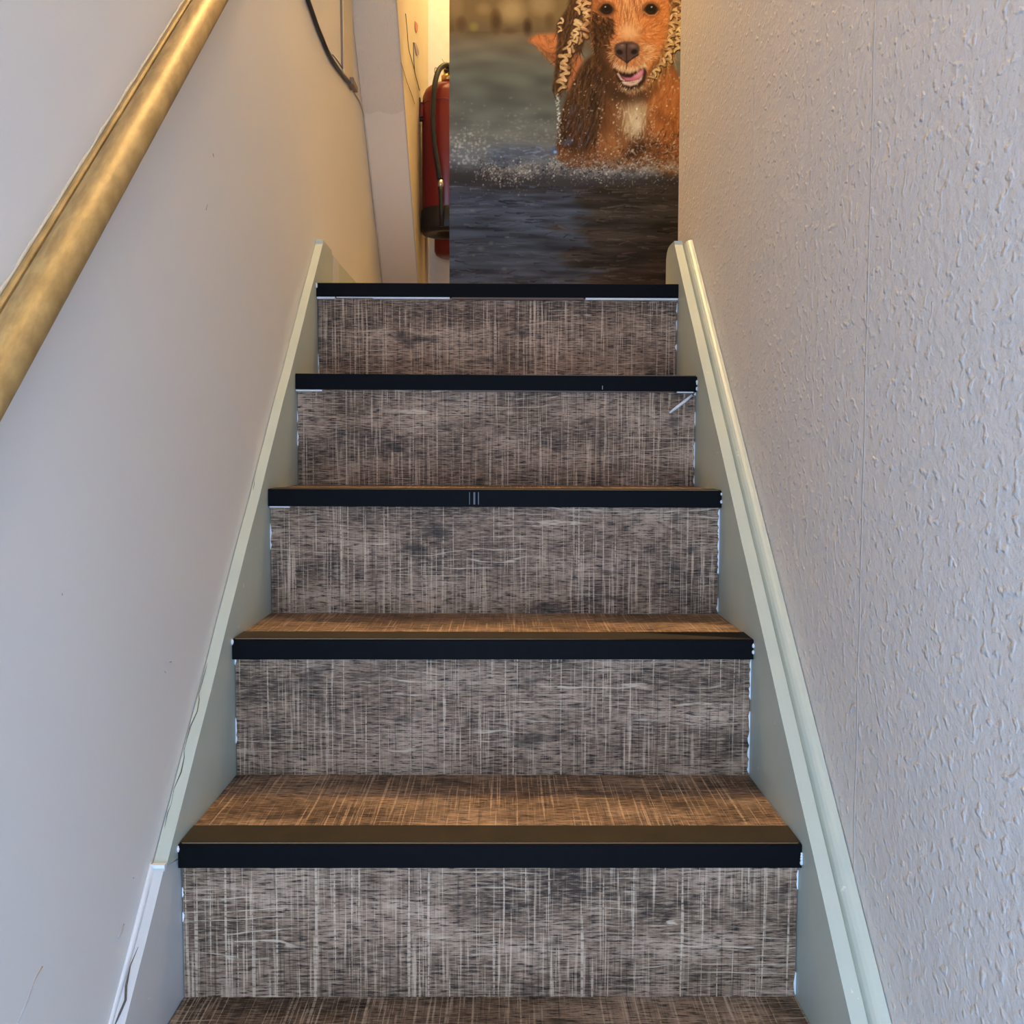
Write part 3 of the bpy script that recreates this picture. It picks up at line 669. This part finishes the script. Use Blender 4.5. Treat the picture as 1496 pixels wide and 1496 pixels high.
prof += [(XC-.0135, PC+.0098), (XC-.0150, PC+.0100), (XC-.0152, PC-.0100)]
extrude(prof, 'rail', M['gold'], hr)
bat = [(WL+.0003, PC+.0135), (WL+.0052, PC+.0138), (WL+.0068, PC+.0120), (WL+.0070, PC-.013), (WL+.0003, PC-.013)]
extrude(bat, 'wall_batten', M['gold'], hr, smooth=False)
rb = random.Random(9); wv = [rb.uniform(-.0012, .0016) for _ in range(200)]
pb = [(WL+.0002, PC+.0125), (WL+.0022, PC+.0142), (WL+.0014, PC+.0150), (WL+.0002, PC+.0162)]
extrude(pb, 'paint_edge', plain('cream_paint_edge', (.60, .52, .38), .6), hr, K=120, smooth=True, wobf=lambda i, j: wv[i]*(j > 1))
# chipped hollows in the paint edge
for y0, y1, sd_ in ((1.065, 1.15, 1), (1.20, 1.235, 2)):
    r = random.Random(sd_); mb = MB(); y = y0; path = []
    while y < y1:
        p = PC+.0145+r.uniform(-.001, .0015); path.append(Vector((WL+.0020, y+upn.y*p, rail_base(y)+upn.z*p))); y += .006
    mb.tube(path, [.0011+.0014*r.random() if 0 < i < len(path)-1 else .0004 for i in range(len(path))], 7); mb.build('paint_chip', M['crack'], hr)

# ---------------------------------------------------------------- dog print
cv, X0, Y0, PW, PH = paint_print()
lin = np.where(cv <= .04045, cv/12.92, ((cv+.055)/1.055)**2.4)
tl = onY(X0, Y0, PY); sx = (onY(X0+PW, 200, PY).x-onY(X0, 200, PY).x)/PW; sz = (onY(800, 0, PY).z-onY(800, 400, PY).z)/400
c0 = 4                                         # first column kept (left edge of the print)
W_, H_ = PW-c0, PH
xs = -.148+np.arange(W_)*sx; zs = onY(800, Y0+.5, PY).z-np.arange(H_)*sz
keep = zs > LAND+.002; H_ = int(keep.sum()); zs = zs[:H_]
g = np.zeros((H_, W_, 3), np.float32); g[..., 0] = xs[None, :]; g[..., 1] = PY; g[..., 2] = zs[:, None]
idx = np.arange(H_*W_).reshape(H_, W_)
quads = np.stack([idx[1:, :-1], idx[1:, 1:], idx[:-1, 1:], idx[:-1, :-1]], -1).reshape(-1, 4)
me = bpy.data.meshes.new('print_face'); me.vertices.add(H_*W_); me.vertices.foreach_set('co', g.ravel())
me.loops.add(quads.size); me.loops.foreach_set('vertex_index', quads.ravel().astype(np.int32))
me.polygons.add(len(quads)); me.polygons.foreach_set('loop_start', np.arange(0, quads.size, 4, dtype=np.int32)); me.update(calc_edges=True)
at = me.color_attributes.new('print', 'FLOAT_COLOR', 'POINT')
rgba = np.ones((H_*W_, 4), np.float32); rgba[:, :3] = lin[:H_, c0:].reshape(-1, 3); at.data.foreach_set('color', rgba.ravel())
t = NT('dog_print_ink'); an = t.n('ShaderNodeAttribute', attribute_name='print'); t.l(t.mix(1.0, an.outputs['Color'], (PRINT_GAIN[0], PRINT_GAIN[1], PRINT_GAIN[2]), 'MULTIPLY'), t.b.inputs['Base Color']); t.set(Roughness=.5, Specular_IOR_Level=.15)
me.materials.append(t.m)
dp = empty('dog_print', (float(xs.mean()), PY, LAND)); tag(dp, 'large photo print of a wet brown spaniel wading in water', 'poster')
pf = bpy.data.objects.new('print_face', me); col.objects.link(pf); pf.parent = dp; pf.matrix_parent_inverse = Matrix.Translation(-Vector(dp.location))
MB().box(float(xs[0]), float(xs[-1]), PY+.0004, PY+.0058, float(zs[-1]), float(zs[0])).build('backing_board', M['white'], dp)

# ---------------------------------------------------------------- fire extinguisher
EX, EY = -.1770, 3.355; ER = .084
zb = onY(640, 335, EY-ER).z; zt = onY(648, 125, EY).z; H = zt-zb
ex = empty('fire_extinguisher', (EX, EY, zb)); tag(ex, 'red fire extinguisher with black hose hanging beside the dog print', 'extinguisher')
body = [(0, .06), (ER-.004, .06), (ER, .07), (ER, H-.075), (ER*1.0, H-.066), (ER*.985, H-.06), (ER*.96, H-.040), (ER*.86, H-.020), (ER*.66, H-.006), (ER*.40, H), (.018, H+.001), (.018, H+.012), (0, H+.012)]
MB().lathe(body, (EX, EY, zb), 56).build('cylinder', M['red'], ex)
MB().lathe([(ER+.001, H-.0725), (ER+.0022, H-.070), (ER+.001, H-.0675)], (EX, EY, zb), 56).build('weld_seam', M['red'], ex)
foot = [(ER-.001, .080), (ER+.0035, .074), (ER+.004, .012), (ER-.002, .001), (ER-.014, 0), (ER*.45, .004), (ER*.42, .012), (0, .016)]
MB().lathe(foot, (EX, EY, zb), 56).build('base_cup', M['rubber'], ex)
MB().lathe([(.0, H+.010), (.020, H+.010), (.020, H+.030), (.013, H+.034), (.013, H+.058), (0, H+.058)], (EX, EY, zb), 20).build('valve', M['brass'], ex)
MB().box(EX-.010, EX+.012, EY-.02, EY+.085, zb+H+.060, zb+H+.068).box(EX-.010, EX+.012, EY-.02, EY+.075, zb+H+.040, zb+H+.046).build('lever', M['rubber'], ex, .002)
def ep(px, py, dy): return onY(px, py, EY+dy)
hose = smooth_path([ep(662, 112, -.010), ep(658, 98, -.030), ep(650, 95, -.055), ep(641, 103, -.075), ep(635.5, 122, -.093), ep(633, 150, -.100), ep(632.5, 180, -.100), ep(635, 212, -.101), ep(639, 238, -.103), ep(642.5, 262, -.104)])
hose_o = MB().tube(hose, .0086, 14).build('hose', M['rubber'], ex)
MB().tube([ep(643.6, 263.5, -.104), ep(644.0, 274, -.104)], .0088, 16).build('ferrule', M['steel'], hose_o)
MB().tube([ep(644.1, 273.5, -.104), ep(644.4, 282, -.104), ep(644.8, 300, -.103), ep(645.2, 331, -.101)], [.0098, .0085, .0078, .0070], 14).build('nozzle', M['rubber'], hose_o)
MB().tube(smooth_path([ep(640, 101, -.078), ep(636, 99, -.078), ep(635, 105, -.080), ep(637, 109, -.082)]), .0011, 6).build('cable_tie', M['rubber'], ex)
MB().tube([ep(651, 94, -.058), ep(648, 90, -.058), ep(645.5, 86, -.058)], .0007, 6).build('tie_tail', M['cable'], ex)
# bracket on the bulkhead cheek
b0 = Vector((BX+.0042, EY, onY(610, 152, EY).z)); b1z = onY(612, 177, EY).z
br = MB(); br.box(BX+.0042, BX+.0075, EY-.03, EY-.005, b1z, b0.z+.012); br.box(BX+.0042, EX-ER*.90, EY-.03, EY-.005, b1z-.004, b1z); br.box(BX+.0042, EX-ER*.93, EY-.028, EY-.008, b0.z-.006, b0.z-.003)
br.build('bracket', M['rubber'], ex, .001)
MB().box(EX-ER-.010, EX-ER*.9, EY-.03, EY-.006, b1z+.006, b0.z-.008).build('bracket_clip', M['red'], ex, .001)

# second red canister, almost wholly hidden
c2 = Vector((-.166, 3.58, 0)); z2 = onY(650, 371, c2.y-.07).z
cn = empty('red_canister', (c2.x, c2.y, z2)); tag(cn, 'red canister mostly hidden below and behind the extinguisher', 'canister')
MB().lathe([(0, 0), (.05, .001), (.064, .008), (.070, .022), (.070, .34), (.055, .385), (.02, .40), (0, .40)], (c2.x, c2.y, z2), 40).build('shell', M['red'], cn)
MB().lathe([(0, .40), (.016, .40), (.016, .45), (0, .45)], (c2.x, c2.y, z2), 16).build('neck', M['brass'], cn)
MB().box(c2.x-.015, c2.x+.015, c2.y+.06, BACK-.0005, z2+.2, z2+.24).build('hook', M['steel'], cn)
# slim pipe on the end wall
xp = onY(623, 390, BACK-.012).x
pp = MB().tube([(xp, BACK-.0125, LAND), (xp, BACK-.0125, LAND+.55)], .011, 14).build('wall_pipe', M['white'])
tag(pp, 'slim white pipe up the end wall below the extinguisher', 'pipe')

# ---------------------------------------------------------------- cables, trunking, papers
ck = empty('cover_strip', tuple(onX(508, 115, WL))); tag(ck, 'cream cover strip up the corner beside the black cable', 'trunking')
a = onX(506.5, 108, WL+.012); b = onX(519.5, 122, WL+.012); ztop = 2.95
strip = [(a.y, a.z), (b.y, b.z), (b.y-.015, ztop), (a.y-.045, ztop)]
MB().prism_x(strip, WL+.0003, WL+.006).build('strip', M['cream'], ck, .0015)
MB().prism_x([(a.y-.012, a.z+.02), (a.y-.001, a.z+.012), (a.y-.046, ztop), (a.y-.057, ztop)], WL+.0003, WL+.004).build('strip_shadow', M['scuff'], ck)  # shadow line left of the strip, painted as a thin dark plate
e1 = onX(513, 122, WL+.006); e2 = onX(518, 126, WL+.006)
MB().box(WL+.0003, WL+.016, e1.y-.024, e1.y+.024, e1.z-.009, e1.z+.008).box(WL+.0003, WL+.012, e2.y-.02, e2.y+.02, e2.z-.010, e2.z+.004).build('end_clip', M['scuff'], ck, .002)
cb = [onX(x, y, WL+.0048) for x, y in [(436, -40), (450, 0), (457, 20), (464, 40), (471, 57), (478, 74), (486, 89), (495, 102), (504, 114), (513, 123)]]
c = MB().tube(smooth_path(cb), .0046, 10).build('black_cable', M['cable']); tag(c, 'thick black cable curving down the left wall', 'cable')
cb = [onX(x, y, WL+.0016) for x, y in [(488, -20), (496, 3), (499, 10)]]+[onX(x, y, WL+.0016) for x, y in [(502, 60)]]
cb = [onX(x, y, WL+.0013) for x, y in [(486, 80), (492, 87), (498, 96), (503, 106), (508, 116)]]
c = MB().tube(smooth_path(cb), .0010, 8).build('thin_wire', M['scuff']); tag(c, 'thin brown wire beside the lower end of the black cable', 'wire')
def corner(px, py): p = on_slope(px, py, .002); return (WL+.0028, p.y, p.z)
cp = [onX(514, 124, WL+.003), onX(519, 136, WL+.003), onX(526, 148, WL+.003)]+[corner(x, y) for x, y in [(531, 166), (533.5, 190), (537, 220), (541, 255), (546, 305), (551, 350), (554.5, 380), (558.5, 416)]]
c = MB().tube(smooth_path(cp), .0024, 8).build('corner_cable', plain('painted_cable', (.74, .64, .48), .5)); tag(c, 'thin painted cable running down the corner of the bulkhead', 'cable')
# wires and paper scraps on the bulkhead cheek
def ch(px, py, l=.0060): return onX(px, py, BX+l)
for pts, r, lab in (([(592.5, 20), (594.5, 40), (597, 70), (601, 86), (605, 101)], .0010, 'upper thin dark wire on the cream bulkhead side'),
                    ([(604, 62), (604.5, 84), (606, 105), (609, 117), (613, 132)], .0012, 'thin dark wire hanging below the blue paper scrap'),
                    ([(586, 92), (590, 104), (594, 118), (601, 137), (606, 152)], .0009, 'thin wire running down to the extinguisher bracket')):
    c = MB().tube(smooth_path([ch(x, y) for x, y in pts]), r, 8).build('wall_wire', M['cable'] if r > .00095 else M['scuff']); tag(c, lab, 'wire')
def scrap(pts, mat, name, lab):
    P = [ch(x, y, .0050) for x, y in pts]; n = len(P); th = Vector((.0012, 0, 0)); mb = MB()
    mb.add(P+[p+th for p in P], [tuple(range(n)), tuple(range(2*n-1, n-1, -1))]+[(i, (i+1) % n, (i+1) % n+n, i+n) for i in range(n)]); o = mb.build(name, mat); return tag(o, lab, 'paper')
scrap([(606.0, 31), (608.5, 33), (610.3, 37), (609.8, 46), (608.0, 48), (606.2, 42)], plain('red_paper', (.55, .16, .08), .6), 'paper_scrap', 'small red paper scrap on the cream bulkhead side')
scrap([(604.8, 62), (607.2, 63), (611.5, 75), (611.8, 80), (608.2, 81), (606.5, 72)], plain('mauve_paper', (.34, .24, .30), .6), 'paper_scrap', 'small mauve paper scrap below the red one')

# loose pale splinter sticking out under the fourth lip
y4 = STEPS[6][0]+.0105
sp_ = MB().tube([onY(1011, 577, y4), onY(1003, 584, y4-.002), onY(990, 594, y4-.004), onY(978, 603, y4-.007)], [.0022, .0030, .0032, .0020], 6).build('loose_splinter', M['filler'])
tag(sp_, 'loose white splinter poking out under the second nosing from the top', 'splinter')
